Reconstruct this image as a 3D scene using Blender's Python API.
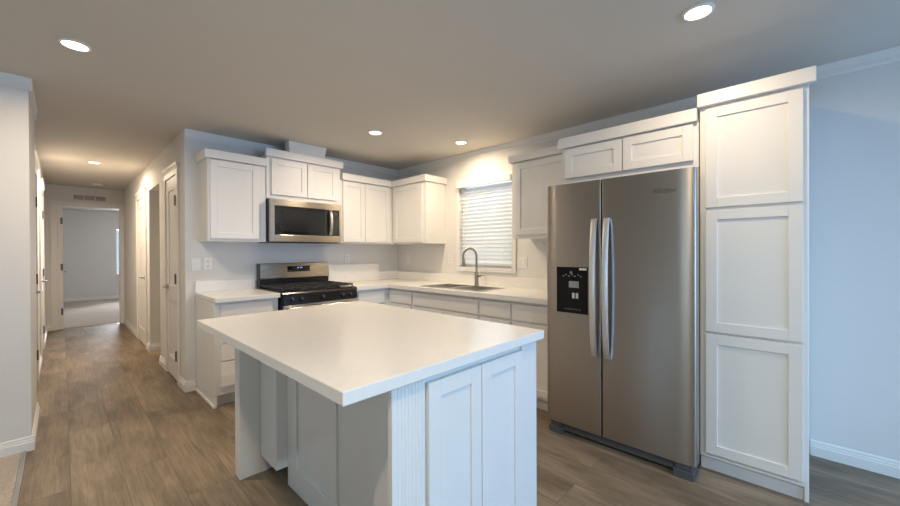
import bpy, bmesh, math, random
from mathutils import Vector, Matrix
random.seed(7)
for o in list(bpy.data.objects): bpy.data.objects.remove(o, do_unlink=True)
S = bpy.context.scene
COL = S.collection

# ------------------------------------------------------------------ camera
cam = bpy.data.cameras.new('camera'); camo = bpy.data.objects.new('camera', cam); COL.objects.link(camo)
S.camera = camo
YAW, PITCH, ROLL, CAMH, FPX = 0.8084, -0.0046, -0.0040, 1.2911, 370.41
fw = Vector((math.sin(YAW)*math.cos(PITCH), math.cos(YAW)*math.cos(PITCH), math.sin(PITCH)))
rt = Vector((math.cos(YAW), -math.sin(YAW), 0)); up = rt.cross(fw)
r2 = math.cos(ROLL)*rt + math.sin(ROLL)*up
u2 = -math.sin(ROLL)*rt + math.cos(ROLL)*up
M = Matrix((r2, u2, -fw)).transposed().to_4x4(); M.translation = Vector((0, 0, CAMH))
camo.matrix_world = M
cam.sensor_fit = 'HORIZONTAL'; cam.sensor_width = 36.0
cam.lens = FPX/900*36.0
cam.clip_start = 0.02; cam.clip_end = 100

# ------------------------------------------------------------------ world, light levels, exposure
WARM = (1.0, 0.785, 0.55)
DAY = (0.28, 0.53, 0.92)
E_DOWN = 16.5          # kitchen downlights
E_HALL = 28.0
E_COOL_FILL = 42.0        # unseen cool lamp added behind the camera for bluish fill light
E_DAY = 74.0          # daylight through the unseen glass door added behind the camera
w = bpy.data.worlds.new('sky'); S.world = w; w.use_nodes = True
bg = w.node_tree.nodes['Background']; bg.inputs[0].default_value = (0.60, 0.78, 1.0, 1); bg.inputs[1].default_value = 0.9
S.view_settings.view_transform = 'Standard'; S.view_settings.look = 'None'
S.view_settings.gamma = 1.0; S.view_settings.use_curve_mapping = False
S.view_settings.exposure = 0.05

def area(name, loc, direction, sx, sy, energy, color, shape='RECTANGLE', spread=math.pi, parent=None):
    l = bpy.data.lights.new(name, 'AREA'); l.shape = shape; l.size = sx; l.size_y = sy
    l.energy = energy; l.color = color; l.spread = spread
    o = bpy.data.objects.new(name, l); COL.objects.link(o); o.location = loc
    o.rotation_euler = Vector(direction).to_track_quat('-Z', 'Y').to_euler()
    return o
area('added_daylight_door', (1.95, -3.16, 1.20), (0, 1, -0.42), 2.1, 2.0, E_DAY, DAY, spread=math.radians(150))  # bluish daylight entering by the added, unseen glass door
area('daylight_bedroom', (1.42, 14.10, 1.3), (-0.15, -1, -0.1), 0.9, 1.3, 150.0, (0.92, 0.95, 1.0))
area('daylight_kitchen', (3.60, 2.57, 1.60), (-1, 0, -0.1), 0.9, 1.2, 13.0, (0.85, 0.92, 1.0))
area('added_daylight_living', (-4.9, 0.5, 1.25), (1, 0, 0), 2.0, 1.5, 30.0, (0.64, 0.87, 1.0))  # cool side light from an added, unseen living room window

# ------------------------------------------------------------------ materials
def mat(name, col, rough=0.5, metal=0.0, spec=0.5, bump=0.0, bscale=60.0, var=0.0, vscale=8.0, emit=None, estr=0.0, aniso=0.0, coat=0.0):
    m = bpy.data.materials.new(name); m.use_nodes = True
    nt = m.node_tree; b = nt.nodes['Principled BSDF']
    b.inputs['Base Color'].default_value = (*col, 1); b.inputs['Roughness'].default_value = rough
    b.inputs['Metallic'].default_value = metal; b.inputs['Specular IOR Level'].default_value = spec
    b.inputs['Anisotropic'].default_value = aniso; b.inputs['Coat Weight'].default_value = coat
    tc = nt.nodes.new('ShaderNodeTexCoord')
    if var > 0:
        n = nt.nodes.new('ShaderNodeTexNoise'); n.inputs['Scale'].default_value = vscale; n.inputs['Detail'].default_value = 4
        nt.links.new(tc.outputs['Object'], n.inputs['Vector'])
        r = nt.nodes.new('ShaderNodeValToRGB')
        r.color_ramp.elements[0].position = 0.3; r.color_ramp.elements[1].position = 0.7
        r.color_ramp.elements[0].color = (*[c*(1-var) for c in col], 1); r.color_ramp.elements[1].color = (*[min(1, c*(1+var)) for c in col], 1)
        nt.links.new(n.outputs['Fac'], r.inputs['Fac']); nt.links.new(r.outputs['Color'], b.inputs['Base Color'])
    if bump > 0:
        n2 = nt.nodes.new('ShaderNodeTexNoise'); n2.inputs['Scale'].default_value = bscale; n2.inputs['Detail'].default_value = 3
        nt.links.new(tc.outputs['Object'], n2.inputs['Vector'])
        bp = nt.nodes.new('ShaderNodeBump'); bp.inputs['Strength'].default_value = bump; bp.inputs['Distance'].default_value = 0.004
        nt.links.new(n2.outputs['Fac'], bp.inputs['Height']); nt.links.new(bp.outputs['Normal'], b.inputs['Normal'])
    if emit:
        b.inputs['Emission Color'].default_value = (*emit, 1); b.inputs['Emission Strength'].default_value = estr
    return m

def mat_floor():
    m = bpy.data.materials.new('wood_plank_floor'); m.use_nodes = True; nt = m.node_tree; b = nt.nodes['Principled BSDF']
    N = nt.nodes.new; L = nt.links.new
    tc = N('ShaderNodeTexCoord'); sx = N('ShaderNodeSeparateXYZ'); cb = N('ShaderNodeCombineXYZ')
    L(tc.outputs['Object'], sx.inputs[0]); L(sx.outputs['Y'], cb.inputs['X'])
    ad = N('ShaderNodeMath'); ad.operation = 'ADD'; ad.inputs[1].default_value = 10*0.2145-0.025
    L(sx.outputs['X'], ad.inputs[0]); L(ad.outputs[0], cb.inputs['Y'])
    br = N('ShaderNodeTexBrick'); br.offset = 0.37; br.inputs['Scale'].default_value = 1.0
    br.inputs['Brick Width'].default_value = 1.45; br.inputs['Row Height'].default_value = 0.2145
    br.inputs['Mortar Size'].default_value = 0.0018; br.inputs['Mortar Smooth'].default_value = 0.3; br.inputs['Bias'].default_value = 0.0
    br.inputs['Color1'].default_value = (0, 0, 0, 1); br.inputs['Color2'].default_value = (1, 1, 1, 1); br.inputs['Mortar'].default_value = (0.5, 0.5, 0.5, 1)
    L(cb.outputs[0], br.inputs['Vector'])
    # per-plank tone
    ramp = N('ShaderNodeValToRGB'); e = ramp.color_ramp.elements
    e[0].color = (0.208, 0.164, 0.120, 1); e[1].color = (0.300, 0.239, 0.178, 1)
    L(br.outputs['Color'], ramp.inputs['Fac'])
    # grain stretched along the planks
    mp = N('ShaderNodeMapping'); mp.inputs['Scale'].default_value = (1.1, 22.0, 1.0); L(cb.outputs[0], mp.inputs['Vector'])
    off = N('ShaderNodeVectorMath'); off.operation = 'MULTIPLY_ADD'; off.inputs[1].default_value = (7, 13, 5)
    L(br.outputs['Color'], off.inputs[0]); L(mp.outputs[0], off.inputs[2])
    n = N('ShaderNodeTexNoise'); n.inputs['Scale'].default_value = 3.0; n.inputs['Detail'].default_value = 8; n.inputs['Roughness'].default_value = 0.65
    n.inputs['Distortion'].default_value = 0.6
    L(off.outputs[0], n.inputs['Vector'])
    gr = N('ShaderNodeValToRGB'); gr.color_ramp.elements[0].position = 0.28; gr.color_ramp.elements[1].position = 0.72
    gr.color_ramp.elements[0].color = (0.66, 0.64, 0.62, 1); gr.color_ramp.elements[1].color = (1.20, 1.19, 1.17, 1)
    L(n.outputs['Fac'], gr.inputs['Fac'])
    mx = N('ShaderNodeMixRGB'); mx.blend_type = 'MULTIPLY'; mx.inputs['Fac'].default_value = 1.0
    L(ramp.outputs['Color'], mx.inputs[1]); L(gr.outputs['Color'], mx.inputs[2])
    # broad cloudy patches in the boards
    mp2 = N('ShaderNodeMapping'); mp2.inputs['Scale'].default_value = (1.2, 4.0, 1.0); L(cb.outputs[0], mp2.inputs['Vector'])
    n3 = N('ShaderNodeTexNoise'); n3.inputs['Scale'].default_value = 1.6; n3.inputs['Detail'].default_value = 7; n3.inputs['Roughness'].default_value = 0.6
    off2 = N('ShaderNodeVectorMath'); off2.operation = 'MULTIPLY_ADD'; off2.inputs[1].default_value = (3, 9, 4)
    L(br.outputs['Color'], off2.inputs[0]); L(mp2.outputs[0], off2.inputs[2]); L(off2.outputs[0], n3.inputs['Vector'])
    g3 = N('ShaderNodeValToRGB'); g3.color_ramp.elements[0].position = 0.35; g3.color_ramp.elements[1].position = 0.65
    g3.color_ramp.elements[0].color = (0.62, 0.61, 0.60, 1); g3.color_ramp.elements[1].color = (1.18, 1.18, 1.17, 1)
    L(n3.outputs['Fac'], g3.inputs['Fac'])
    mx3 = N('ShaderNodeMixRGB'); mx3.blend_type = 'MULTIPLY'; mx3.inputs['Fac'].default_value = 1.0
    L(mx.outputs['Color'], mx3.inputs[1]); L(g3.outputs['Color'], mx3.inputs[2])
    mm = N('ShaderNodeMixRGB'); mm.inputs[2].default_value = (0.06, 0.045, 0.035, 1)
    ms = N('ShaderNodeMath'); ms.operation = 'MULTIPLY'; ms.inputs[1].default_value = 0.45
    L(br.outputs['Fac'], ms.inputs[0]); L(ms.outputs[0], mm.inputs['Fac']); L(mx3.outputs['Color'], mm.inputs[1])
    L(mm.outputs['Color'], b.inputs['Base Color'])
    b.inputs['Roughness'].default_value = 0.55; b.inputs['Specular IOR Level'].default_value = 0.3
    bp = N('ShaderNodeBump'); bp.inputs['Strength'].default_value = 0.15; bp.inputs['Distance'].default_value = 0.002
    L(n.outputs['Fac'], bp.inputs['Height']); L(bp.outputs['Normal'], b.inputs['Normal'])
    return m

def mat_steel(name, col, rough, grain=(1.0, 1.0, 180.0)):
    m = bpy.data.materials.new(name); m.use_nodes = True; nt = m.node_tree; b = nt.nodes['Principled BSDF']
    N = nt.nodes.new; L = nt.links.new
    b.inputs['Metallic'].default_value = 1.0; b.inputs['Base Color'].default_value = (*col, 1)
    tc = N('ShaderNodeTexCoord'); mp = N('ShaderNodeMapping'); mp.inputs['Scale'].default_value = grain
    n = N('ShaderNodeTexNoise'); n.inputs['Scale'].default_value = 6; n.inputs['Detail'].default_value = 3
    L(tc.outputs['Object'], mp.inputs[0]); L(mp.outputs[0], n.inputs['Vector'])
    r = N('ShaderNodeMapRange'); r.inputs['To Min'].default_value = rough-0.05; r.inputs['To Max'].default_value = rough+0.06
    L(n.outputs['Fac'], r.inputs['Value']); L(r.outputs[0], b.inputs['Roughness'])
    bp = N('ShaderNodeBump'); bp.inputs['Strength'].default_value = 0.04; bp.inputs['Distance'].default_value = 0.001
    L(n.outputs['Fac'], bp.inputs['Height']); L(bp.outputs['Normal'], b.inputs['Normal'])
    b.inputs['Anisotropic'].default_value = 0.75
    tg = N('ShaderNodeCombineXYZ'); tg.inputs[2].default_value = 1.0; L(tg.outputs[0], b.inputs['Tangent'])
    return m

def mat_glass(name, tint=(1, 1, 1)):
    m = bpy.data.materials.new(name); m.use_nodes = True; nt = m.node_tree
    nt.nodes.remove(nt.nodes['Principled BSDF']); out = nt.nodes['Material Output']
    t = nt.nodes.new('ShaderNodeBsdfTransparent'); t.inputs[0].default_value = (*tint, 1)
    g = nt.nodes.new('ShaderNodeBsdfGlossy'); g.inputs['Roughness'].default_value = 0.03
    f = nt.nodes.new('ShaderNodeFresnel'); f.inputs[0].default_value = 1.45
    mx = nt.nodes.new('ShaderNodeMixShader')
    nt.links.new(f.outputs[0], mx.inputs[0]); nt.links.new(t.outputs[0], mx.inputs[1]); nt.links.new(g.outputs[0], mx.inputs[2])
    nt.links.new(mx.outputs[0], out.inputs['Surface'])
    return m

def mat_slat():
    m = bpy.data.materials.new('blind_vinyl'); m.use_nodes = True; nt = m.node_tree
    b = nt.nodes['Principled BSDF']; out = nt.nodes['Material Output']
    b.inputs['Base Color'].default_value = (0.82, 0.82, 0.80, 1); b.inputs['Roughness'].default_value = 0.45
    t = nt.nodes.new('ShaderNodeBsdfTranslucent'); t.inputs[0].default_value = (0.80, 0.82, 0.82, 1)
    mx = nt.nodes.new('ShaderNodeMixShader'); mx.inputs[0].default_value = 0.30
    nt.links.new(b.outputs[0], mx.inputs[1]); nt.links.new(t.outputs[0], mx.inputs[2]); nt.links.new(mx.outputs[0], out.inputs['Surface'])
    return m

MWALL = mat('wall_paint', (0.74, 0.73, 0.715), 0.75, bump=0.10, bscale=90)
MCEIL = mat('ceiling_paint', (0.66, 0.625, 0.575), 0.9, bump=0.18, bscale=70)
MTRIM = mat('trim_paint', (0.80, 0.79, 0.775), 0.45)
MCAB = mat('cabinet_paint', (0.81, 0.80, 0.785), 0.38, var=0.012, vscale=3)
MQTZ = mat('quartz_white', (0.84, 0.825, 0.80), 0.22, var=0.02, vscale=40)
MFLOOR = mat_floor()
MCARP = mat('carpet_pile', (0.50, 0.44, 0.375), 0.95, bump=0.9, bscale=160, var=0.16, vscale=90)
MSTEEL = mat_steel('brushed_steel', (0.40, 0.37, 0.335), 0.33)
MSTEELW = mat_steel('warm_brushed_steel', (0.50, 0.45, 0.385), 0.28)
MSTEELB = mat_steel('bright_steel', (0.66, 0.65, 0.63), 0.24)
MSINK = mat_steel('sink_steel', (0.52, 0.50, 0.47), 0.28, (60, 60, 60))
MNICK = mat('brushed_nickel', (0.40, 0.38, 0.35), 0.30, 1.0, var=0.05, vscale=50)
MHING = mat('hinge_metal', (0.22, 0.20, 0.18), 0.4, 0.9, var=0.05, vscale=50)
MBLK = mat('black_enamel', (0.012, 0.012, 0.013), 0.22, var=0.1, vscale=20)
MGLS = mat('black_glass', (0.010, 0.011, 0.013), 0.06, var=0.1, vscale=3, coat=0.5)
MDISP = mat('dispenser_black', (0.006, 0.006, 0.007), 0.18, spec=0.25, var=0.1, vscale=10)
MHAND = mat('handle_satin', (0.76, 0.755, 0.74), 0.38, 1.0, var=0.03, vscale=40)
MIRON = mat('cast_iron', (0.022, 0.022, 0.022), 0.6, bump=0.3, bscale=300, var=0.1, vscale=40)
MDARK = mat('dark_plastic', (0.045, 0.046, 0.050), 0.45, var=0.08, vscale=30)
MGREY = mat('grey_plastic', (0.30, 0.30, 0.31), 0.4, var=0.05, vscale=30)
MPLAS = mat('white_plastic', (0.83, 0.82, 0.80), 0.35, var=0.01, vscale=30)
MSLOT = mat('socket_slot', (0.10, 0.095, 0.09), 0.6, var=0.1, vscale=60)
MVENT = mat('vent_dark', (0.20, 0.185, 0.165), 0.7, var=0.05, vscale=60)
MGLASS = mat_glass('window_glass')
MSLAT = mat_slat()
MTOE = mat('toe_board', (0.62, 0.62, 0.63), 0.55, var=0.02, vscale=10)  # grey board, darker than the cabinet paint
MLENS = mat('lamp_lens', (0.9, 0.88, 0.84), 0.5, emit=(1.0, 0.86, 0.66), estr=7.0)
MBLUE = mat('clock_digits', (0.05, 0.06, 0.3), 0.4, emit=(0.30, 0.36, 1.0), estr=2.2)
MPRNT = mat('panel_print', (0.42, 0.43, 0.45), 0.5, var=0.02, vscale=60)
MLOGO = mat('logo_metal', (0.085, 0.083, 0.08), 0.4, 0.4, var=0.05, vscale=90)

# ------------------------------------------------------------------ mesh helpers
class MB:
    def __init__(s): s.bm = bmesh.new()
    def box(s, x0, x1, y0, y1, z0, z1):
        if x1 < x0: x0, x1 = x1, x0
        if y1 < y0: y0, y1 = y1, y0
        if z1 < z0: z0, z1 = z1, z0
        v = [s.bm.verts.new(p) for p in ((x0,y0,z0),(x1,y0,z0),(x1,y1,z0),(x0,y1,z0),(x0,y0,z1),(x1,y0,z1),(x1,y1,z1),(x0,y1,z1))]
        for f in ((3,2,1,0),(4,5,6,7),(0,1,5,4),(1,2,6,5),(2,3,7,6),(3,0,4,7)): s.bm.faces.new([v[i] for i in f])
        return s
    def prism(s, poly, axis, a, b):
        """poly: list of 2D points in the two other axes (cyclic order), swept along axis from a to b"""
        def P(p, t):
            if axis == 'x': return (t, p[0], p[1])
            if axis == 'y': return (p[0], t, p[1])
            return (p[0], p[1], t)
        A = [s.bm.verts.new(P(p, a)) for p in poly]; B = [s.bm.verts.new(P(p, b)) for p in poly]
        n = len(poly); s.bm.faces.new(A); s.bm.faces.new(B[::-1])
        for i in range(n): s.bm.faces.new((A[i], B[i], B[(i+1) % n], A[(i+1) % n]))
        return s
    def tube(s, pts, r, n=12, radii=None):
        pts = [Vector(p) for p in pts]; rings = []
        prev = None
        for i, p in enumerate(pts):
            d = (pts[min(i+1, len(pts)-1)] - pts[max(i-1, 0)]).normalized()
            if prev is None:
                a = d.orthogonal().normalized()
            else:
                a = (prev - d*prev.dot(d)).normalized()
            prev = a; b = d.cross(a); rr = radii[i] if radii else r
            rings.append([s.bm.verts.new(p + (a*math.cos(t) + b*math.sin(t))*rr) for t in [2*math.pi*k/n for k in range(n)]])
        for q in range(len(rings)-1):
            for k in range(n): s.bm.faces.new((rings[q][k], rings[q][(k+1) % n], rings[q+1][(k+1) % n], rings[q+1][k]))
        s.bm.faces.new(rings[0][::-1]); s.bm.faces.new(rings[-1])
        return s
    def lathe(s, c, prof, axis='z', n=28):
        c = Vector(c); rings = []
        for r, t in prof:
            ring = []
            for k in range(n):
                a = 2*math.pi*k/n; u, v = r*math.cos(a), r*math.sin(a)
                off = {'z': (u, v, t), 'y': (u, t, v), 'x': (t, u, v)}[axis]
                ring.append(s.bm.verts.new(c + Vector(off)))
            rings.append(ring)
        for q in range(len(rings)-1):
            for k in range(n): s.bm.faces.new((rings[q][k], rings[q][(k+1) % n], rings[q+1][(k+1) % n], rings[q+1][k]))
        s.bm.faces.new(rings[0][::-1]); s.bm.faces.new(rings[-1])
        return s
    def build(s, name, m, parent=None, bevel=0.0, seg=2, smooth=False, loc=None):
        bmesh.ops.recalc_face_normals(s.bm, faces=s.bm.faces)
        base = Vector(loc) if loc is not None else (world_loc(parent) if parent else Vector((0, 0, 0)))
        bmesh.ops.translate(s.bm, verts=s.bm.verts, vec=-base)
        me = bpy.data.meshes.new(name); s.bm.to_mesh(me); s.bm.free()
        me.materials.append(m)
        if smooth:
            for p in me.polygons: p.use_smooth = True
            me.set_sharp_from_angle(angle=math.radians(40))
        o = bpy.data.objects.new(name, me); COL.objects.link(o)
        if parent:
            o.parent = parent; o.location = base - world_loc(parent)
        else: o.location = base
        if bevel > 0:
            b = o.modifiers.new('bevel', 'BEVEL'); b.width = bevel; b.segments = seg; b.limit_method = 'ANGLE'; b.angle_limit = math.radians(40)
        return o
def world_loc(o):
    p = Vector((0, 0, 0))
    while o: p += o.location; o = o.parent
    return p
def thing(name, label, cat, loc, group=None):
    o = bpy.data.objects.new(name, None); COL.objects.link(o); o.location = loc; o.empty_display_size = 0.05
    return tag(o, label, cat, group)
def tag(o, label, cat, group=None):
    o['label'] = label; o['category'] = cat
    if group: o['group'] = group
    return o
def struct(o):
    o['kind'] = 'structure'; return o
def lab(o, t): o['label'] = t; return o
def sbox(name, m, *boxes, bevel=0.0):
    b = MB()
    for q in boxes: b.box(*q)
    return struct(b.build(name, m, bevel=bevel))

def front(b, face, plane, u0, u1, z0, z1, d0, d1):
    """a box on a cabinet front. face 'x': faces -X, u is y; face 'y': faces -Y, u is x. d = distance out from plane"""
    if face == 'x': b.box(plane-d1, plane-d0, u0, u1, z0, z1)
    else: b.box(u0, u1, plane-d1, plane-d0, z0, z1)
def shaker(parent, face, plane, u0, u1, z0, z1, name='door', rail=0.055, t=0.020, rec=0.009, m=None):
    if u1 < u0: u0, u1 = u1, u0
    b = MB()
    front(b, face, plane, u0, u0+rail, z0, z1, 0, t); front(b, face, plane, u1-rail, u1, z0, z1, 0, t)
    front(b, face, plane, u0+rail, u1-rail, z0, z0+rail, 0, t); front(b, face, plane, u0+rail, u1-rail, z1-rail, z1, 0, t)
    front(b, face, plane, u0+rail-0.002, u1-rail+0.002, z0+rail-0.002, z1-rail+0.002, 0.001, t-rec)
    return b.build(name, m or MCAB, parent, bevel=0.0018)
def slab(parent, face, plane, u0, u1, z0, z1, name='drawer', t=0.020):
    b = MB(); front(b, face, plane, min(u0, u1), max(u0, u1), z0, z1, 0, t)
    return b.build(name, MCAB, parent, bevel=0.003)

# ------------------------------------------------------------------ the setting
XR, YB, CE = 3.26, 4.13, 2.43          # window wall, range wall, ceiling
XH, XL, XLN = 0.785, -0.185, -0.146    # hallway right and left wall faces; near left corner
YL, YLN, YE = 3.66, 4.45, 9.02         # living room back wall, end of its corner return, hallway end wall
X0, Y0 = -4.6, -3.0                    # far walls of the living room behind the camera
T = 0.11
sbox('floor', MFLOOR, (-0.175, XR+0.2, Y0-0.1, YE+0.10, -0.10, 0.0), (-1.0, -0.175, YL+0.1, YE+0.10, -0.10, 0.0))
sbox('floor_carpet_living', MCARP, (X0-0.1, -0.175, Y0-0.1, YL+0.1, -0.10, 0.006))
sbox('floor_carpet_bedroom', MCARP, (-1.7, 2.3, YE+0.10, 14.1, -0.10, 0.008))
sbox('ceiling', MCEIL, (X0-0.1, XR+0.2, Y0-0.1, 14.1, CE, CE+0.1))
# window wall with the window opening over the sink
WY0, WY1, WZ0, WZ1 = 2.205, 2.945, 1.105, 2.085
sbox('wall_right', MWALL, (XR, XR+0.14, Y0-0.1, WY0, 0, CE), (XR, XR+0.14, WY1, YB+T, 0, CE), (XR, XR+0.14, WY0, WY1, 0, WZ0), (XR, XR+0.14, WY0, WY1, WZ1, CE))
sbox('wall_back', MWALL, (XH, XR, YB, YB+T, 0, CE))
# hallway right side: closet door, alcove, lit door
D1a, D1b, ALa, ALb, D2a, D2b, DH = 4.44, 4.98, 5.42, 6.16, 6.42, 7.22, 2.06
sbox('wall_hall_right', MWALL,
     (XH, XH+T, YB+T, D1a, 0, CE), (XH, XH+T, D1a, D1b, DH, CE), (XH, XH+T, D1b, ALa, 0, CE), (XH, XH+T, ALa, ALb, 2.10, CE),
     (XH, XH+T, ALb+T, D2a, 0, CE), (XH, XH+T, D2a, D2b, DH, CE), (XH, XH+T, D2b, YE+0.02, 0, CE), (XH, 2.0, ALb, ALb+T, 0, CE))
sbox('wall_alcove', MWALL, (2.0, 2.0+T, 5.3, ALb+T, 0, CE), (XH+T, 2.0, 5.3, ALa, 0, CE))
D3a, D3b, D4a, D4b = 4.75, 5.55, 6.55, 7.35
sbox('wall_hall_left', MWALL, (XL-T, XL, YLN, D3a, 0, CE), (XL-T, XL, D3a, D3b, DH, CE), (XL-T, XL, D3b, D4a, 0, CE),
     (XL-T, XL, D4a, D4b, DH, CE), (XL-T, XL, D4b, YE+0.02, 0, CE))
sbox('wall_left', MWALL, (X0, XL-T, YL, YL+T, 0, CE), (XL-T, XLN, YL, YLN, 0, CE))
LW0, LW1, LZ0, LZ1 = -0.55, 1.55, 0.5, 2.0
sbox('wall_living', MWALL, (X0-T, X0, Y0-T, LW0, 0, CE), (X0-T, X0, LW1, YL+T, 0, CE), (X0-T, X0, LW0, LW1, 0, LZ0), (X0-T, X0, LW0, LW1, LZ1, CE))
g = struct(MB().box(X0-0.06, X0-0.054, LW0+0.05, LW1-0.05, LZ0+0.05, LZ1-0.05).build('window_4_added', MGLASS))  # unseen window added to let cool daylight in from the left
b = MB()
for y in (LW0, (LW0+LW1)/2-0.03, LW1-0.06): b.box(X0-0.09, X0-0.02, y, y+0.06, LZ0, LZ1)
b.box(X0-0.09, X0-0.02, LW0+0.06, LW1-0.06, LZ0, LZ0+0.05); b.box(X0-0.09, X0-0.02, LW0+0.06, LW1-0.06, LZ1-0.05, LZ1)
b.build('window_frame', MTRIM, g, bevel=0.003)
EXa, EXb, EH = -0.055, 0.729, 2.095
sbox('wall_hall_end', MWALL, (-1.6, EXa, YE, YE+T, 0, CE), (EXb, 2.2, YE, YE+T, 0, CE), (EXa, EXb, YE, YE+T, EH, CE))
# bedroom beyond the hallway
BY = 13.9; BW0, BW1, BZ0, BZ1 = 1.02, 1.85, 0.66, 1.97
sbox('wall_bedroom', MWALL, (-1.7, BW0, BY, BY+T, 0, CE), (BW1, 2.3, BY, BY+T, 0, CE), (BW0, BW1, BY, BY+T, 0, BZ0), (BW0, BW1, BY, BY+T, BZ1, CE),
     (-1.7, -1.6, YE, BY, 0, CE), (2.2, 2.3, YE, BY, 0, CE))
# wall behind the camera; unseen glass door added to admit bluish daylight
GX0, GX1, GZ1 = 0.85, 3.05, 2.12
sbox('wall_front', MWALL, (X0, GX0, Y0-T, Y0, 0, CE), (GX1, XR, Y0-T, Y0, 0, CE), (GX0, GX1, Y0-T, Y0, GZ1, CE))
g = struct(MB().box(GX0+0.05, GX1-0.05, Y0-0.06, Y0-0.05, 0.06, GZ1-0.06).build('window_2_added', MGLASS))
b = MB()
for x in (GX0, (GX0+GX1)/2-0.03, GX1-0.06): b.box(x, x+0.06, Y0-0.085, Y0-0.025, 0.0, GZ1)
b.box(GX0+0.06, GX1-0.06, Y0-0.085, Y0-0.025, 0, 0.06); b.box(GX0+0.06, GX1-0.06, Y0-0.085, Y0-0.025, GZ1-0.06, GZ1)
b.build('window_frame', MTRIM, g, bevel=0.003)

def base_profile(t=0.014, h=0.095):
    return [(0, 0), (t, 0), (t, h*0.62), (t*0.72, h*0.66), (t*0.72, h*0.76), (t*0.5, h*0.80), (t*0.5, h*0.92), (t*0.2, h), (0, h)]
def baseboard(name, runs):
    """runs: (axis, plane, sign, a, b): axis along which it runs; plane of the wall; sign of the room side"""
    b = MB()
    for ax, pl, sg, a, c in runs:
        b.prism([(pl+sg*p, z) for p, z in base_profile()], ax, a, c)
    return struct(b.build(name, MTRIM))
baseboard('baseboard_right', [('y', XR, -1, Y0, -0.03)])
baseboard('baseboard_left', [('x', YL, -1, X0, XLN+0.014)])
CW = 0.058
baseboard('baseboard_hall_left', [('y', XLN, 1, YL, YLN), ('y', XL, 1, YLN, D3a-CW), ('y', XL, 1, D3b+CW, D4a-CW), ('y', XL, 1, D4b+CW, YE)])
baseboard('baseboard_hall_right', [('y', XH, -1, YB, D1a-CW+0.02), ('y', XH, -1, D1b+CW-0.02, ALa), ('y', XH, -1, ALb, D2a-CW), ('y', XH, -1, D2b+CW, YE)])
baseboard('baseboard_back', [('x', YB, -1, XH-0.014, 0.858)])
baseboard('baseboard_alcove', [('x', ALb, -1, XH-0.014, 2.0)])
baseboard('baseboard_hall_end', [('x', YE, -1, XL, EXa-0.078)])
baseboard('baseboard_bedroom', [('x', BY, -1, -1.6, 2.2)])
baseboard('baseboard_front', [('x', Y0, 1, X0, GX0)])
baseboard('baseboard_living', [('y', X0, 1, Y0, YL)])
def crown(name, runs):
    b = MB()
    for ax, pl, sg, a, c in runs:
        pr = [(0, CE), (0, CE-0.078), (0.005, CE-0.078), (0.009, CE-0.062), (0.009, CE-0.040), (0.015, CE-0.016), (0.017, CE-0.008), (0.017, CE)]
        b.prism([(pl+sg*p, z) for p, z in pr], ax, a, c)
    return struct(b.build(name, MTRIM))
crown('trim_1', [('y', XR, -1, Y0, YB)])
crown('trim_2', [('x', YB, -1, XH-0.0, XR)])
crown('trim_3', [('x', YL, -1, X0, XLN+0.017)])
crown('trim_4', [('y', XLN, 1, YL, YLN)])
sbox('trim_5', MGREY, (-0.188, -0.166, Y0, YL-0.015, 0.004, 0.010), bevel=0.002)      # strip where carpet meets planks
sbox('trim_6', MSTEELB, (EXa+0.066, EXb-0.006, YE-0.005, YE+0.03, 0.0, 0.006))                    # bedroom threshold strip

# hallway doors
def casing(parent, wallx, side, a, c, h, head=False):
    """casing around a door in a wall at x=wallx, room side = side"""
    b = MB(); t = 0.016
    x0, x1 = wallx, wallx+side*t
    b.box(x0, x1, a-CW, a, 0, h); b.box(x0, x1, c, c+CW, 0, h); b.box(x0, x1, a-CW, c+CW, h, h+CW)
    o = b.build('door_casing', MTRIM, parent, bevel=0.003)
    if head:
        pr = [(0, h+CW), (0.018, h+CW), (0.020, h+CW+0.012), (0.028, h+CW+0.030), (0.032, h+CW+0.050), (0, h+CW+0.050)]
        MB().prism([(wallx+side*p, z) for p, z in pr], 'y', a-CW-0.02, c+CW+0.02).build('head_moulding', MTRIM, parent)
    return o
def panel_leaf(name, xf, side, a, c, h, t=0.035, z0=0.012):
    """two-panel door leaf, face at xf towards side"""
    b = MB(); r = 0.11; xb = xf-side*t; xr = xf-side*0.008
    b.box(xb, xr, a+0.01, c-0.01, z0+0.01, h-0.01)
    b.box(xb, xf, a, a+r, z0, h); b.box(xb, xf, c-r, c, z0, h)
    for q0, q1 in ((z0, z0+0.2), (0.80, 0.95), (h-0.13, h)): b.box(xb, xf, a+r, c-r, q0, q1)
    return struct(b.build(name, MTRIM, bevel=0.003))
def lever(parent, x, side, y, z, dy):
    b = MB(); b.lathe((x, y, z), [(0.03, 0), (0.03, side*0.008), (0.011, side*0.010), (0.011, side*0.045), (0.008, side*0.048)], 'x', 18)
    b.tube([(x+side*0.042, y, z), (x+side*0.044, y+dy*0.05, z+0.003), (x+side*0.042, y+dy*0.11, z-0.003)], 0.0085, 10)
    return b.build('lever_handle', MNICK, parent, smooth=True)
def hinges(parent, x, side, y, zs):
    for z in zs:
        b = MB(); b.tube([(x+side*0.008, y, z-0.05), (x+side*0.008, y, z+0.05)], 0.008, 8); b.box(x-side*0.002, x+side*0.003, y-0.02, y+0.02, z-0.05, z+0.05)
        b.build('hinge', MHING, parent)
d = panel_leaf('door_1', XH-0.005, -1, D1a+0.002, D1b-0.002, DH-0.002); casing(d, XH, -1, D1a, D1b, DH, True)
lever(d, XH-0.005, -1, D1b-0.07, 0.93, -1); hinges(d, XH-0.012, -1, D1a+0.012, (0.27, 1.03, 1.80))
d = panel_leaf('door_2', XH-0.005, -1, D2a+0.002, D2b-0.002, DH-0.002); casing(d, XH, -1, D2a, D2b, DH, True)
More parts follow.
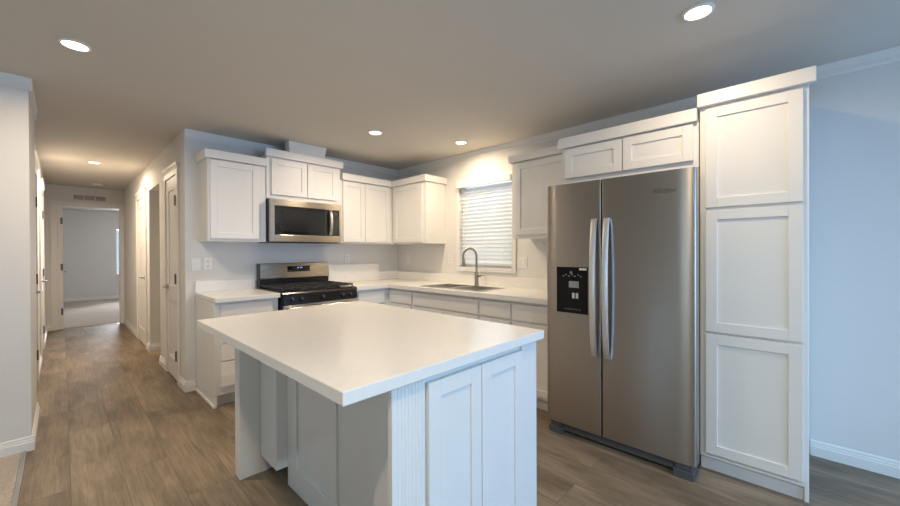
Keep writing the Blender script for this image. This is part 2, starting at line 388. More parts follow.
lever(d, XH-0.005, -1, D2a+0.07, 0.95, 1)
d = panel_leaf('door_3', XL+0.005, 1, D3a+0.004, D3b-0.004, DH-0.004); casing(d, XL, 1, D3a, D3b, DH, True)
lever(d, XL+0.005, 1, D3a+0.07, 0.95, 1); hinges(d, XL+0.002, 1, D3b-0.012, (0.27, 1.03, 1.80))
d = panel_leaf('door_4', XL+0.005, 1, D4a+0.004, D4b-0.004, DH-0.004); casing(d, XL, 1, D4a, D4b, DH, True)
lever(d, XL+0.005, 1, D4a+0.07, 0.95, 1); hinges(d, XL+0.002, 1, D4b-0.012, (0.27, 1.03, 1.80))
# bedroom door at the hallway end, standing open into the room
b = MB(); b.box(EXa+0.026, EXa+0.061, YE+T+0.015, YE+T+0.71, 0.014, EH-0.016)
d = struct(b.build('door_5', MTRIM, bevel=0.003))
b = MB(); t = 0.016
b.box(EXa-0.078, EXa, YE-t, YE, 0, EH); b.box(EXb, XH-0.001, YE-t, YE, 0, EH); b.box(EXa-0.078, XH-0.001, YE-t, YE, EH, EH+0.062)
b.box(EXa+0.0005, EXa+0.066, YE+0.030, YE+T-0.001, 0, EH-0.001); b.box(EXb-0.006, EXb-0.0005, YE+0.001, YE+T-0.001, 0, EH-0.001); b.box(EXa+0.066, EXb-0.006, YE+0.001, YE+T-0.001, EH-0.014, EH-0.0005)
b.build('door_casing', MTRIM, d, bevel=0.003)
for z in (0.30, 1.05, 1.83):
    b = MB(); b.box(EXa+0.036, EXa+0.064, YE+0.027, YE+0.0298, z-0.055, z+0.055); b.tube([(EXa+0.050, YE+0.026, z-0.055), (EXa+0.050, YE+0.026, z+0.055)], 0.008, 8)
    b.build('hinge', MHING, d)
lever(d, EXa+0.061, 1, YE+T+0.64, 0.95, -1)
# bedroom window
g = struct(MB().box(BW0+0.03, BW1-0.03, BY+0.05, BY+0.056, BZ0+0.03, BZ1-0.03).build('window_3', MGLASS))
b = MB(); b.box(BW0, BW0+0.04, BY+0.02, BY+0.08, BZ0, BZ1); b.box(BW1-0.04, BW1, BY+0.02, BY+0.08, BZ0, BZ1)
b.box(BW0+0.04, BW1-0.04, BY+0.02, BY+0.08, BZ0, BZ0+0.04); b.box(BW0+0.04, BW1-0.04, BY+0.02, BY+0.08, BZ1-0.04, BZ1)
b.build('window_frame', MTRIM, g, bevel=0.003)
MB().box(BW0-0.05, BW1+0.05, BY-0.03, BY+0.02, BZ0-0.03, BZ0).build('window_sill', MTRIM, g, bevel=0.004)

# kitchen window over the sink
g = struct(MB().box(XR+0.085, XR+0.091, WY0+0.03, WY1-0.03, WZ0+0.03, WZ1-0.03).build('window_1', MGLASS))
b = MB(); x0, x1 = XR+0.060, XR+0.118
b.box(x0, x1, WY0, WY0+0.035, WZ0, WZ1); b.box(x0, x1, WY1-0.035, WY1, WZ0, WZ1)
b.box(x0, x1, WY0+0.035, WY1-0.035, WZ0, WZ0+0.035); b.box(x0, x1, WY0+0.035, WY1-0.035, WZ1-0.035, WZ1)
b.build('window_frame', MTRIM, g, bevel=0.003)
b = MB(); t = 0.018; c = 0.048
b.box(XR-t, XR, WY0-c, WY0, WZ0-c, WZ1+c); b.box(XR-t, XR, WY1, WY1+c, WZ0-c, WZ1+c)
b.box(XR-t, XR, WY0, WY1, WZ0-c, WZ0); b.box(XR-t, XR, WY0, WY1, WZ1, WZ1+c)
b.build('window_casing', MTRIM, g, bevel=0.004)

# ------------------------------------------------------------------ ceiling downlights, vent, detector
def downlight(x, y, label, energy, color=WARM, r=0.067):
    t = thing('recessed_downlight', label, 'ceiling light', (x, y, CE), 'recessed ceiling downlights')
    MB().lathe((x, y, CE), [(r, 0.0), (r, -0.006), (r-0.012, -0.010), (r-0.016, -0.004), (r-0.016, 0.0)], 'z', 36).build('trim_ring', MPLAS, t, smooth=True)
    MB().lathe((x, y, CE), [(r-0.0165, -0.0015), (r-0.017, -0.006), (0.001, -0.007)], 'z', 36).build('lens', MLENS, t)
    o = area('lamp', (0, 0, -0.018), (0, 0, -1), 0.11, 0.11, energy, color, 'DISK', math.radians(172)); o.parent = t
    return t
downlight(0.056, 2.88, 'round lit recessed downlight in the ceiling above the hallway entrance, left side', E_DOWN*0.95)
downlight(2.100, 0.365, 'round lit recessed downlight nearest the refrigerator, at the top of the picture', E_DOWN*0.52)
downlight(2.070, 2.955, 'round lit recessed downlight in the ceiling in front of the microwave and range', E_DOWN)
downlight(2.880, 2.585, 'round lit recessed downlight directly over the kitchen sink by the window', E_DOWN*0.58, (1.0, 0.80, 0.54))
downlight(0.284, 6.46, 'round lit recessed downlight deep inside the hallway, above the bedroom door', E_HALL)
downlight(-0.04, 0.06, 'round lit recessed downlight in the ceiling above the camera', E_DOWN*1.15)
downlight(0.060, -1.6, 'round cool white downlight behind the camera, added unseen for bluish fill light', E_COOL_FILL, (0.53, 0.84, 1.0))  # added lamp out of view, fills from behind with bluish light

t = thing('return_air_vent', 'beige louvred return air vent above the door at the end of the hallway', 'vent', (0.34, YE, 2.20))
VX0, VX1, VZ0, VZ1 = 0.125, 0.555, 2.195, 2.30
b = MB(); b.box(VX0, VX1, YE-0.010, YE, VZ0, VZ0+0.012); b.box(VX0, VX1, YE-0.010, YE, VZ1-0.012, VZ1)
for k in range(4):
    x = VX0 + k*(VX1-VX0-0.012)/3; b.box(x, x+0.012, YE-0.010, YE, VZ0+0.012, VZ1-0.012)
b.build('frame', MTRIM, t, bevel=0.001)
MB().box(VX0+0.012, VX1-0.012, YE-0.003, YE-0.001, VZ0+0.012, VZ1-0.012).build('backing', MVENT, t)
b = MB()
for k in range(6):
    z = VZ0+0.018+k*0.0135
    for q in range(3):
        x = VX0+0.012+q*(VX1-VX0-0.012)/3
        b.prism([(YE-0.009, z), (YE-0.004, z+0.006), (YE-0.004, z+0.0075), (YE-0.009, z+0.0015)], 'x', x, x+(VX1-VX0-0.012)/3-0.012)
b.build('louvres', MTRIM, t)
t = thing('smoke_detector', 'small round white smoke detector on the hallway ceiling near the bedroom door', 'smoke detector', (0.41, 8.45, CE))
MB().lathe((0.41, 8.45, CE), [(0.068, 0), (0.068, -0.014), (0.062, -0.026), (0.050, -0.032), (0.001, -0.033)], 'z', 30).build('housing', MPLAS, t, smooth=True)
MB().lathe((0.41, 8.45, CE-0.033), [(0.018, 0.002), (0.018, -0.003), (0.001, -0.004)], 'z', 16).build('test_button', MGREY, t)

# ------------------------------------------------------------------ wall cabinets
WG = 'white shaker wall cabinets'
def crown_cap(parent, x0, x1, y0, y1, z0, z1, fx=0.0, fy=0.0):
    """flat crown board capping a cabinet, flaring a little towards the top on the room sides"""
    b = MB(); b.box(x0, x1, y0, y1, z0, z1)
    return b.build('crown_moulding', MCAB, parent, bevel=0.003)
FY = 3.825   # box fronts on the range wall
t = thing('wall_cabinet', 'white single-door wall cabinet left of the microwave, nearest the hallway', 'cabinet', (1.14, 3.98, 1.39), WG)
MB().box(0.893, 1.386, FY, YB, 1.39, 2.128).build('body', MCAB, t, bevel=0.002)
shaker(t, 'y', FY, 0.912, 1.316, 1.415, 2.118)
crown_cap(t, 0.866, 1.386, FY-0.040, YB, 2.128, 2.203)
t = thing('wall_cabinet', 'white short two-door wall cabinet mounted above the microwave', 'cabinet', (1.79, 3.98, 1.825), WG)
MB().box(1.389, 2.190, FY-0.012, YB, 1.822, 2.250).build('body', MCAB, t, bevel=0.002)
shaker(t, 'y', FY-0.012, 1.432, 1.792, 1.862, 2.216); shaker(t, 'y', FY-0.012, 1.800, 2.142, 1.862, 2.216)
crown_cap(t, 1.374, 2.205, FY-0.052, FY-0.013, 2.232, 2.308)
t = thing('wall_cabinet', 'white two-door wall cabinet right of the microwave, running into the corner', 'cabinet', (2.56, 3.98, 1.385), WG)
MB().box(2.194, 2.933, FY, YB, 1.385, 2.112).build('body', MCAB, t, bevel=0.002)
shaker(t, 'y', FY, 2.222, 2.512, 1.405, 2.100); shaker(t, 'y', FY, 2.518, 2.880, 1.405, 2.100)
crown_cap(t, 2.207, 2.900, FY-0.040, YB, 2.112, 2.188)
FX = 2.937   # box fronts on the window wall
t = thing('wall_cabinet', 'white single-door corner wall cabinet left of the blinded window', 'cabinet', (3.10, 3.5, 1.385), WG)
MB().box(FX, XR, 3.190, YB, 1.385, 2.112).build('body', MCAB, t, bevel=0.002)
shaker(t, 'x', FX, 3.240, 3.772, 1.405, 2.100)
crown_cap(t, FX-0.035, XR, 3.165, YB, 2.112, 2.188)
t = thing('wall_cabinet', 'white single-door wall cabinet between the window and the refrigerator', 'cabinet', (3.10, 1.66, 1.405), WG)
MB().box(FX, XR, 1.334, 1.990, 1.405, 2.116).build('body', MCAB, t, bevel=0.002)
shaker(t, 'x', FX, 1.350, 1.945, 1.440, 2.100)
crown_cap(t, FX-0.035, XR, 1.345, 2.012, 2.116, 2.184)
PX = 2.620   # deep cabinet box fronts
t = thing('wall_cabinet', 'white short two-door deep wall cabinet above the stainless refrigerator', 'cabinet', (2.94, 0.89, 1.785), WG)
MB().box(PX, XR, 0.452, 1.328, 1.785, 2.056).build('body', MCAB, t, bevel=0.002)
shaker(t, 'x', PX, 0.478, 0.878, 1.828, 2.044); shaker(t, 'x', PX, 0.886, 1.292, 1.828, 2.044)
crown_cap(t, PX-0.034, XR, 0.457, 1.342, 2.056, 2.132)

t = thing('vent_chase', 'white boxed vent chase with flared top between the microwave cabinet and the ceiling', 'vent cover', (1.81, 4.0, 2.308))
MB().box(1.612, 1.998, 3.802, 3.900, 2.3085, CE-0.004).build('box', MCAB, t, bevel=0.002)
b = MB()
z0, z1 = 2.352, CE-0.003
vs = []
for zz, e in ((z0, 0.002), (z0+0.012, 0.006), (z1-0.020, 0.010), (z1, 0.012)):
    vs.append([b.bm.verts.new(p) for p in ((1.612-e, 3.802-e, zz), (1.998+e, 3.802-e, zz), (1.998+e, 3.89, zz), (1.612-e, 3.89, zz))])
for q in range(3):
    for k in range(4): b.bm.faces.new((vs[q][k], vs[q][(k+1) % 4], vs[q+1][(k+1) % 4], vs[q+1][k]))
b.bm.faces.new(vs[0][::-1]); b.bm.faces.new(vs[-1])
b.build('flared_moulding', MCAB, t)

# ------------------------------------------------------------------ tall pantry cabinet
t = thing('pantry_cabinet', 'tall white pantry cabinet with three stacked shaker doors right of the refrigerator', 'cabinet', (2.94, 0.21, 0))
b = MB(); b.box(PX, XR-0.001, -0.018, 0.446, 0.075, 2.130); b.box(PX+0.001, XR-0.001, -0.020, -0.002, 0.0, 2.128)
b.build('body', MCAB, t, bevel=0.002)
MB().box(PX+0.012, XR-0.02, -0.001, 0.444, 0.0, 0.074).build('toe_kick', MTOE, t)
for z0, z1 in ((0.106, 0.803), (0.818, 1.523), (1.539, 2.114)): shaker(t, 'x', PX, 0.002, 0.416, z0, z1, rail=0.056)
b = MB(); b.box(PX-0.036, PX+0.004, -0.045, 0.455, 2.131, 2.206); b.box(PX+0.004, XR-0.001, -0.018, 0.446, 2.131, 2.206)
b.build('crown_moulding', MCAB, t, bevel=0.003)

# ------------------------------------------------------------------ base cabinets
BG = 'white base cabinets'
BFY, BFX = 3.512, 2.642
def toe(parent, x0, x1, y0, y1): return MB().box(x0, x1, y0, y1, 0, 0.099).build('toe_kick', MTOE, parent)
t = thing('base_cabinet', 'white four-drawer base cabinet left of the range, beside the hallway corner', 'cabinet', (1.11, 3.8, 0), BG)
b = MB(); b.box(0.862, 1.374, BFY, YB-0.016, 0.10, 0.872); b.box(0.862, 0.878, BFY+0.001, YB-0.016, 0.0, 0.0995); b.build('body', MCAB, t, bevel=0.002)
toe(t, 0.879, 1.370, BFY+0.05, YB-0.02)
MB().box(0.850, 0.8625, BFY+0.0, YB-0.016, 0.0, 0.022).build('shoe_moulding', MTRIM, t, bevel=0.003)
for z0, z1 in ((0.165, 0.372), (0.384, 0.522), (0.534, 0.685), (0.700, 0.852)): slab(t, 'y', BFY, 0.905, 1.318, z0, z1)
t = thing('base_cabinet', 'white drawer base cabinet right of the range, in the corner', 'cabinet', (2.42, 3.8, 0), BG)
MB().box(2.186, 2.640, BFY, YB-0.003, 0.10, 0.872).build('body', MCAB, t, bevel=0.002)
toe(t, 2.188, 2.640, BFY+0.05, YB-0.02)
slab(t, 'y', BFY, 2.215, 2.560, 0.706, 0.846); shaker(t, 'y', BFY, 2.215, 2.560, 0.125, 0.690)
def wbase(y0, y1, label, dr, corner=False):
    t = thing('base_cabinet', label, 'cabinet', (2.94, (y0+y1)/2, 0), BG)
    ye = YB-0.003 if corner else y1
    MB().box(BFX, XR-0.003, y0+0.001, ye-0.001, 0.10, (0.70 if 'sink' in label else 0.872)).build('body', MCAB, t, bevel=0.001)
    if 'sink' in label:
        MB().box(BFX, BFX+0.018, y0+0.001, ye-0.001, 0.701, 0.872).build('face_rail', MCAB, t)
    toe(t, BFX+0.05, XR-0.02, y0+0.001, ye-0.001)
    a, c = dr
    slab(t, 'x', BFX, a, c, 0.712, 0.846, name='drawer' if 'sink' not in label else 'false_drawer_front')
    if c-a > 0.6:
        m = (a+c)/2; shaker(t, 'x', BFX, a, m-0.003, 0.125, 0.694); shaker(t, 'x', BFX, m+0.003, c, 0.125, 0.694)
    else: shaker(t, 'x', BFX, a, c, 0.125, 0.694)
wbase(3.090, 3.509, 'white corner base cabinet with one small drawer left of the sink cabinet', (3.098, 3.480), True)
wbase(2.135, 3.090, 'white wide sink base cabinet with a long plain front under the sink', (2.160, 3.060))
wbase(1.790, 2.135, 'white narrow base cabinet with drawer just right of the sink cabinet', (1.803, 2.128))
wbase(1.345, 1.790, 'white base cabinet with drawer next to the refrigerator side', (1.360, 1.780))

# ------------------------------------------------------------------ countertops
CT0, CT1 = 0.874, 0.914
t = tag(MB().box(0.858, 1.378, 3.466, YB-0.001, CT0, CT1).build('countertop', MQTZ, loc=(1.118, 3.8, CT0), bevel=0.003), 'short white quartz countertop piece left of the range', 'countertop')
MB().box(0.858, 1.378, YB-0.021, YB-0.001, CT1+0.0005, 1.016).build('backsplash', MQTZ, t, bevel=0.0015)
SX0, SX1, SY0, SY1 = 2.680, 3.072, 2.190, 2.985     # sink cut-out
b = MB()
b.box(2.182, XR-0.001, 3.466, YB-0.001, CT0, CT1)
b.box(2.595, SX0, 1.343, 3.466, CT0, CT1); b.box(SX1, XR-0.001, 1.343, 3.466, CT0, CT1)
b.box(SX0, SX1, 1.343, SY0, CT0, CT1); b.box(SX0, SX1, SY1, 3.466, CT0, CT1)
t = tag(b.build('countertop', MQTZ, loc=(2.9, 2.8, CT0)), 'long L-shaped white quartz countertop with the sink set in it, under the window', 'countertop')
b = MB(); b.box(2.182, 2.920, YB-0.021, YB-0.001, CT1+0.0005, 1.132)
b.build('backsplash', MQTZ, t, bevel=0.0012)
b = MB(); b.box(2.921, XR-0.022, YB-0.021, YB-0.001, CT1+0.0005, 1.016); b.box(XR-0.021, XR-0.001, 1.343, YB-0.001, CT1+0.0005, 1.016)
b.build('backsplash', MQTZ, t, bevel=0.0012)

# ------------------------------------------------------------------ sink and faucet
t = thing('kitchen_sink', 'double-bowl stainless steel sink set into the countertop under the window', 'sink', (2.89, 2.59, 0.914))
b = MB(); rz0, rz1 = CT1+0.0005, CT1+0.006; SYM = 2.600
ox0, ox1, oy0, oy1 = SX0-0.018, SX1+0.018, SY0-0.018, SY1+0.018
ix0, ix1 = SX0+0.012, SX1-0.012
b.box(ox0, ix0, oy0, oy1, rz0, rz1); b.box(ix1, ox1, oy0, oy1, rz0, rz1)
b.box(ix0, ix1, oy0, SY0+0.012, rz0, rz1); b.box(ix0, ix1, SY1-0.012, oy1, rz0, rz1); b.box(ix0, ix1, SYM-0.018, SYM+0.018, rz0, rz1)
b.build('rim', MSTEELB, t, bevel=0.0015)
for a, c in ((SY0+0.012, SYM-0.018), (SYM+0.018, SY1-0.012)):
    b = MB(); zb = 0.735
    top = [(ix0, a), (ix1, a), (ix1, c), (ix0, c)]; e = 0.02
    bot = [(ix0+e, a+e), (ix1-e, a+e), (ix1-e, c-e), (ix0+e, c-e)]
    A = [b.bm.verts.new((*p, CT1+0.003)) for p in top]; B = [b.bm.verts.new((*p, zb)) for p in bot]
    for k in range(4): b.bm.faces.new((A[k], A[(k+1) % 4], B[(k+1) % 4], B[k]))
    b.bm.faces.new(B)
    o = b.build('basin', MSINK, t); s = o.modifiers.new('wall', 'SOLIDIFY'); s.thickness = 0.003; s.offset = -1
    MB().lathe(((ix0+ix1)/2, (a+c)/2, zb+0.001), [(0.044, 0), (0.044, 0.003), (0.032, 0.004), (0.028, 0.001), (0.001, 0.001)], 'z', 24).build('drain', MNICK, t, smooth=True)
FXc, FYc = 3.125, 2.585
t = thing('kitchen_faucet', 'gooseneck pull-down kitchen faucet in brushed nickel behind the sink', 'faucet', (FXc, FYc, CT1))
MB().lathe((FXc, FYc, CT1), [(0.030, 0.0006), (0.030, 0.010), (0.024, 0.014), (0.022, 0.050), (0.022, 0.140), (0.017, 0.150), (0.0125, 0.158)], 'z', 24).build('body', MNICK, t, smooth=True)
R = 0.085; zc = 1.235
dx, dy = -0.95, 0.31
pts = [(FXc, FYc, 1.06), (FXc, FYc, 1.15)]
for k in range(0, 17):
    a = math.pi*k/16*1.06; r = R*(1-math.cos(a)); pts.append((FXc+dx*r, FYc+dy*r, zc+R*math.sin(a)*1.0))
MB().tube(pts, 0.0125, 14).build('spout', MNICK, t, smooth=True)
ex, ey, ez = pts[-1]
MB().tube([(ex, ey, ez+0.004), (ex+0.004, ey-0.002, ez-0.03), (ex+0.006, ey-0.003, ez-0.085), (ex+0.006, ey-0.003, ez-0.090)], 0.015, 14, [0.0135, 0.016, 0.0175, 0.014]).build('spray_head', MNICK, t, smooth=True)
b = MB(); b.tube([(FXc, FYc-0.018, CT1+0.105), (FXc+0.000, FYc-0.055, CT1+0.108)], 0.012, 12); b.tube([(FXc, FYc-0.045, CT1+0.108), (FXc-0.004, FYc-0.075, CT1+0.118), (FXc-0.008, FYc-0.115, CT1+0.120)], 0.006, 10)
b.build('lever', MNICK, t, smooth=True)

# ------------------------------------------------------------------ window blind
t = thing('window_blind', 'white horizontal slat blind lowered over the kitchen window above the sink', 'blind', (XR, 2.575, WZ1))
b = MB(); b.box(XR-0.060, XR-0.019, WY0-0.004, WY1+0.004, 2.028, 2.092); b.build('valance', MPLAS, t, bevel=0.003)
b = MB(); ns = 20; zt, zb = 2.000, 1.190
for k in range(ns):
    z = zt-(zt-zb)*k/(ns-1); xc = XR+0.022; hw = 0.0165; dz = 0.0205; th = 0.0022
    pr = [(xc-hw, z-dz), (xc, z+0.0015), (xc+hw, z+dz), (xc+hw, z+dz+th), (xc, z+0.0015+th), (xc-hw, z-dz+th)]
    b.prism(pr, 'y', WY0+0.012, WY1-0.012)
b.build('slats', MSLAT, t)
MB().box(XR+0.002, XR+0.046, WY0+0.012, WY1-0.012, 1.140, 1.164).build('bottom_rail', MPLAS, t, bevel=0.003)
for y in (WY0+0.12, (WY0+WY1)/2, WY1-0.12):
    b = MB(); b.tube([(XR-0.004, y, 1.15), (XR-0.004, y, 2.03)], 0.0012, 6); b.build('ladder_cord', MPLAS, t)
MB().tube([(XR-0.012, WY1-0.07, 1.42), (XR-0.012, WY1-0.07, 2.03)], 0.004, 8).build('tilt_wand', MPLAS, t)

# ------------------------------------------------------------------ outlets and switches
OG = 'wall outlets and switches'
def plate(face, u, z, label, gangs, kind):
    wdt = 0.070 + 0.046*(gangs-1); pl = YB if face == 'y' else XR
    loc = (u, pl, z) if face == 'y' else (pl, u, z)
    t = thing('wall_outlet' if kind == 'o' else 'light_switch', label, 'outlet' if kind == 'o' else 'switch', loc, OG)
    b = MB(); front(b, face, pl, u-wdt/2, u+wdt/2, z-0.0575, z+0.0575, 0, 0.005); b.build('cover_plate', MPLAS, t, bevel=0.002)
    for k in range(gangs):
        c = u + (k-(gangs-1)/2)*0.046
        if kind == 'o':
            for dz in (-0.02, 0.02):
                b = MB(); front(b, face, pl, c-0.016, c+0.016, z+dz-0.014, z+dz+0.014, 0.005, 0.0075); s = b.build('socket', MPLAS, t, bevel=0.002)
                b = MB(); front(b, face, pl, c-0.008, c-0.005, z+dz-0.003, z+dz+0.007, 0.0076, 0.0080); front(b, face, pl, c+0.005, c+0.008, z+dz-0.003, z+dz+0.007, 0.0076, 0.0080)
                front(b, face, pl, c-0.002, c+0.002, z+dz-0.010, z+dz-0.006, 0.0076, 0.0080); b.build('slot', MSLOT, s)
        else:
            b = MB(); front(b, face, pl, c-0.0165, c+0.0165, z-0.033, z+0.033, 0.005, 0.0085); b.build('rocker', MPLAS, t, bevel=0.002)
plate('y', 0.962, 1.182, 'white wall outlet above the short countertop left of the range', 1, 'o')
plate('y', 0.868, 1.176, 'white rocker switch near the hallway corner, left of the outlet', 1, 's')
plate('y', 2.460, 1.205, 'white wall outlet right of the range under the wall cabinet', 1, 'o')
plate('x', 3.900, 1.190, 'white wall outlet under the corner wall cabinet', 1, 'o')
plate('x', 3.105, 1.195, 'white wall outlet just left of the window casing', 1, 'o')
plate('x', 2.085, 1.172, 'white double rocker switch right of the window, before the refrigerator', 2, 's')

# ------------------------------------------------------------------ range
RX0, RX1 = 1.398, 2.172
t = thing('gas_range', 'stainless and black freestanding gas range between the base cabinets', 'stove', (1.78, 3.8, 0))
MB().box(RX0, RX1, 3.490, YB-0.012, 0.03, 0.900).build('body', MDARK, t, bevel=0.003)
for x in (RX0+0.05, RX1-0.05):
    for y in (3.56, 4.05): MB().lathe((x, y, 0), [(0.018, 0), (0.018, 0.03)], 'z', 12).build('foot', MDARK, t)
MB().prism([(3.450, 0.898), (3.462, 0.912), (3.49, 0.920), (4.05, 0.922), (4.05, 0.901), (3.45, 0.890)], 'x', RX0-0.004, RX1+0.004).build('cooktop', MBLK, t, bevel=0.002)
cp = MB().prism([(3.489, 0.800), (3.440, 0.802), (3.450, 0.889), (3.489, 0.889)], 'x', RX0, RX1).build('control_panel', MBLK, t, bevel=0.003)
for x in (1.475, 1.565, 1.78, 1.995, 2.085):
    b = MB(); b.lathe((x, 3.446, 0.846), [(0.022, 0.0), (0.022, -0.006), (0.0175, -0.010), (0.016, -0.030), (0.001, -0.031)], 'y', 20)
    k = b.build('knob', MBLK, t, smooth=True)
    MB().box(x-0.002, x+0.002, 3.4135, 3.4155, 0.848, 0.861).build('pointer', MPRNT, k)
dr = MB().box(RX0+0.003, RX1-0.003, 3.452, 3.489, 0.225, 0.796).build('oven_door', MSTEELB, t, bevel=0.004)
MB().box(RX0+0.12, RX1-0.12, 3.4495, 3.4525, 0.33, 0.66).build('window', MGLS, dr, bevel=0.001)
b = MB(); b.tube([(RX0+0.035, 3.405, 0.765), (RX1-0.035, 3.405, 0.765)], 0.0155, 16)
for x in (RX0+0.07, RX1-0.07): b.tube([(x, 3.405, 0.765), (x, 3.453, 0.765)], 0.011, 10)
b.build('handle', MSTEELB, dr, smooth=True)
MB().box(RX0+0.003, RX1-0.003, 3.456, 3.489, 0.045, 0.215).build('storage_drawer', MSTEELB, t, bevel=0.004)
bgd = MB().prism([(4.055, 1.004), (4.045, 1.010), (4.060, 1.164), (4.068, 1.170), (4.118, 1.170), (4.118, 1.004)], 'x', RX0+0.012, RX1+0.002).build('backguard', MSTEELW, t, bevel=0.003)
MB().box(RX0+0.004, RX1-0.002, 4.058, 4.118, 0.923, 1.003).build('backguard_base', MBLK, t, bevel=0.002)
MB().box(RX0-0.002, RX0+0.011, 4.050, 4.118, 0.923, 1.168).build('end_cap', MDARK, t, bevel=0.003)
def bgy(z): return 4.045 + (z-1.010)*(0.015/0.154)
dsp = MB().prism([(bgy(1.075)-0.001, 1.075), (bgy(1.137)-0.001, 1.137), (bgy(1.137)+0.006, 1.137), (bgy(1.075)+0.006, 1.075)], 'x', 1.688, 1.940).build('display', MGLS, t)
b = MB()   # clock digits
def seg_digit(b, x, z, h, code, y):
    wd, th = h*0.5, h*0.13
    segs = {'a': (0, wd, h-th, h), 'g': (0, wd, h/2-th/2, h/2+th/2), 'd': (0, wd, 0, th), 'f': (0, th, h/2, h), 'b': (wd-th, wd, h/2, h), 'e': (0, th, 0, h/2), 'c': (wd-th, wd, 0, h/2)}
    for s in code:
        q = segs[s]; b.box(x+q[0], x+q[1], y-0.0006, y, z+q[2], z+q[3])
yd = bgy(1.118)-0.0012
for x, code in ((1.792, 'bc'), (1.806, 'abged'), (1.826, 'abcd'), (1.842, 'afgcd')): seg_digit(b, x, 1.107, 0.018, code, yd)
b.build('clock', MBLUE, dsp)
for k in range(5):
    for x in (1.70, 1.895):
        MB().box(x+k*0.0085, x+k*0.0085+0.005, bgy(1.09)-0.0018, bgy(1.09)-0.0008, 1.088, 1.091).build('key', MPRNT, dsp)
for x, y, r in ((1.53, 3.63, 0.046), (1.53, 3.91, 0.036), (1.78, 3.77, 0.050), (2.03, 3.63, 0.040), (2.03, 3.91, 0.036)):
    MB().lathe((x, y, 0.922), [(r, 0), (r, 0.008), (r*0.8, 0.010), (r*0.78, 0.016), (0.001, 0.017)], 'z', 24).build('burner', MIRON, t, smooth=True)
for x0, x1 in ((1.405, 1.652), (1.658, 1.902), (1.908, 2.154)):
    b = MB(); y0, y1 = 3.500, 4.035; za, zb = 0.937, 0.953; q = 0.011
    b.box(x0, x1, y0, y0+q, za, zb); b.box(x0, x1, y1-q, y1, za, zb); b.box(x0, x0+q, y0+q, y1-q, za, zb); b.box(x1-q, x1, y0+q, y1-q, za, zb)
    xm = (x0+x1)/2; b.box(xm-q/2, xm+q/2, y0+q, y1-q, za, zb)
    for y in (3.63, 3.77, 3.91): b.box(x0+q, x1-q, y-q/2, y+q/2, za, zb-0.001)
    for x in (x0, x1-q):
        for y in (y0, y1-q): b.box(x, x+q, y, y+q, 0.9225, za)
    b.build('grate', MIRON, t, bevel=0.002)

# ------------------------------------------------------------------ microwave
t = thing('microwave_oven', 'stainless over-the-range microwave with black glass window, under the short cabinet', 'microwave', (1.78, 3.93, 1.385))
MX0, MX1, MF, MZ0, MZ1 = 1.396, 2.160, 3.738, 1.392, 1.814
MB().box(MX0, MX1, MF+0.036, YB-0.002, MZ0, MZ1).build('body', MDARK, t, bevel=0.003)
MB().box(MX0+0.02, MX1-0.02, MF+0.05, YB-0.03, MZ0-0.008, MZ0-0.0005).build('underside_grille', MBLK, t)
MDX = 2.046
b = MB(); b.box(MX0, 1.436, MF, MF+0.035, MZ0+0.002, MZ1-0.002); b.box(1.436, MX1, MF, MF+0.035, 1.748, MZ1-0.002)
b.box(1.436, MX1, MF, MF+0.035, MZ0+0.002, 1.462); b.box(2.134, MX1, MF, MF+0.035, 1.462, 1.748)
b.build('steel_frame', MSTEELW, t, bevel=0.002)
dr = MB().box(1.4365, MDX-0.001, MF+0.003, MF+0.034, 1.4625, 1.7475).build('door', MGLS, t, bevel=0.002)
MB().box(1.500, 1.955, MF+0.0018, MF+0.0032, 1.497, 1.715).build('window_screen', mat('mesh_window', (0.020, 0.022, 0.024), 0.10, var=0.05, vscale=200), dr)
b = MB(); pts = []
for k in range(13):
    a = k/12; pts.append((2.022, MF-0.012-0.030*math.sin(math.pi*a)**0.7, 1.470+0.272*a))
b = MB(); wv = 0.017
vs = [[b.bm.verts.new((p[0]+sx*wv, p[1]+sy, p[2])) for sx, sy in ((-1, 0.003), (-0.6, -0.006), (0.6, -0.006), (1, 0.003), (0.6, 0.010), (-0.6, 0.010))] for p in pts]
for q in range(12):
    for k in range(6): b.bm.faces.new((vs[q][k], vs[q][(k+1) % 6], vs[q+1][(k+1) % 6], vs[q+1][k]))
b.bm.faces.new(vs[0]); b.bm.faces.new(vs[-1][::-1])
for z in (1.478, 1.734): b.box(2.012, 2.032, MF-0.012, MF+0.0025, z-0.008, z+0.008)
b.build('handle', MSTEELB, dr, smooth=True)
cp = MB().box(MDX, 2.1335, MF+0.003, MF+0.034, 1.4625, 1.7475).build('control_panel', MGLS, t, bevel=0.002)
b = MB(); b.box(2.066, 2.116, MF+0.0020, MF+0.0030, 1.700, 1.722); b.build('display', MDARK, cp)
for r in range(6):
    for c in range(3):
        MB().box(2.066+c*0.019, 2.066+c*0.019+0.010, MF+0.0022, MF+0.0032, 1.490+r*0.030, 1.490+r*0.030+0.006).build('key', MDARK, cp)

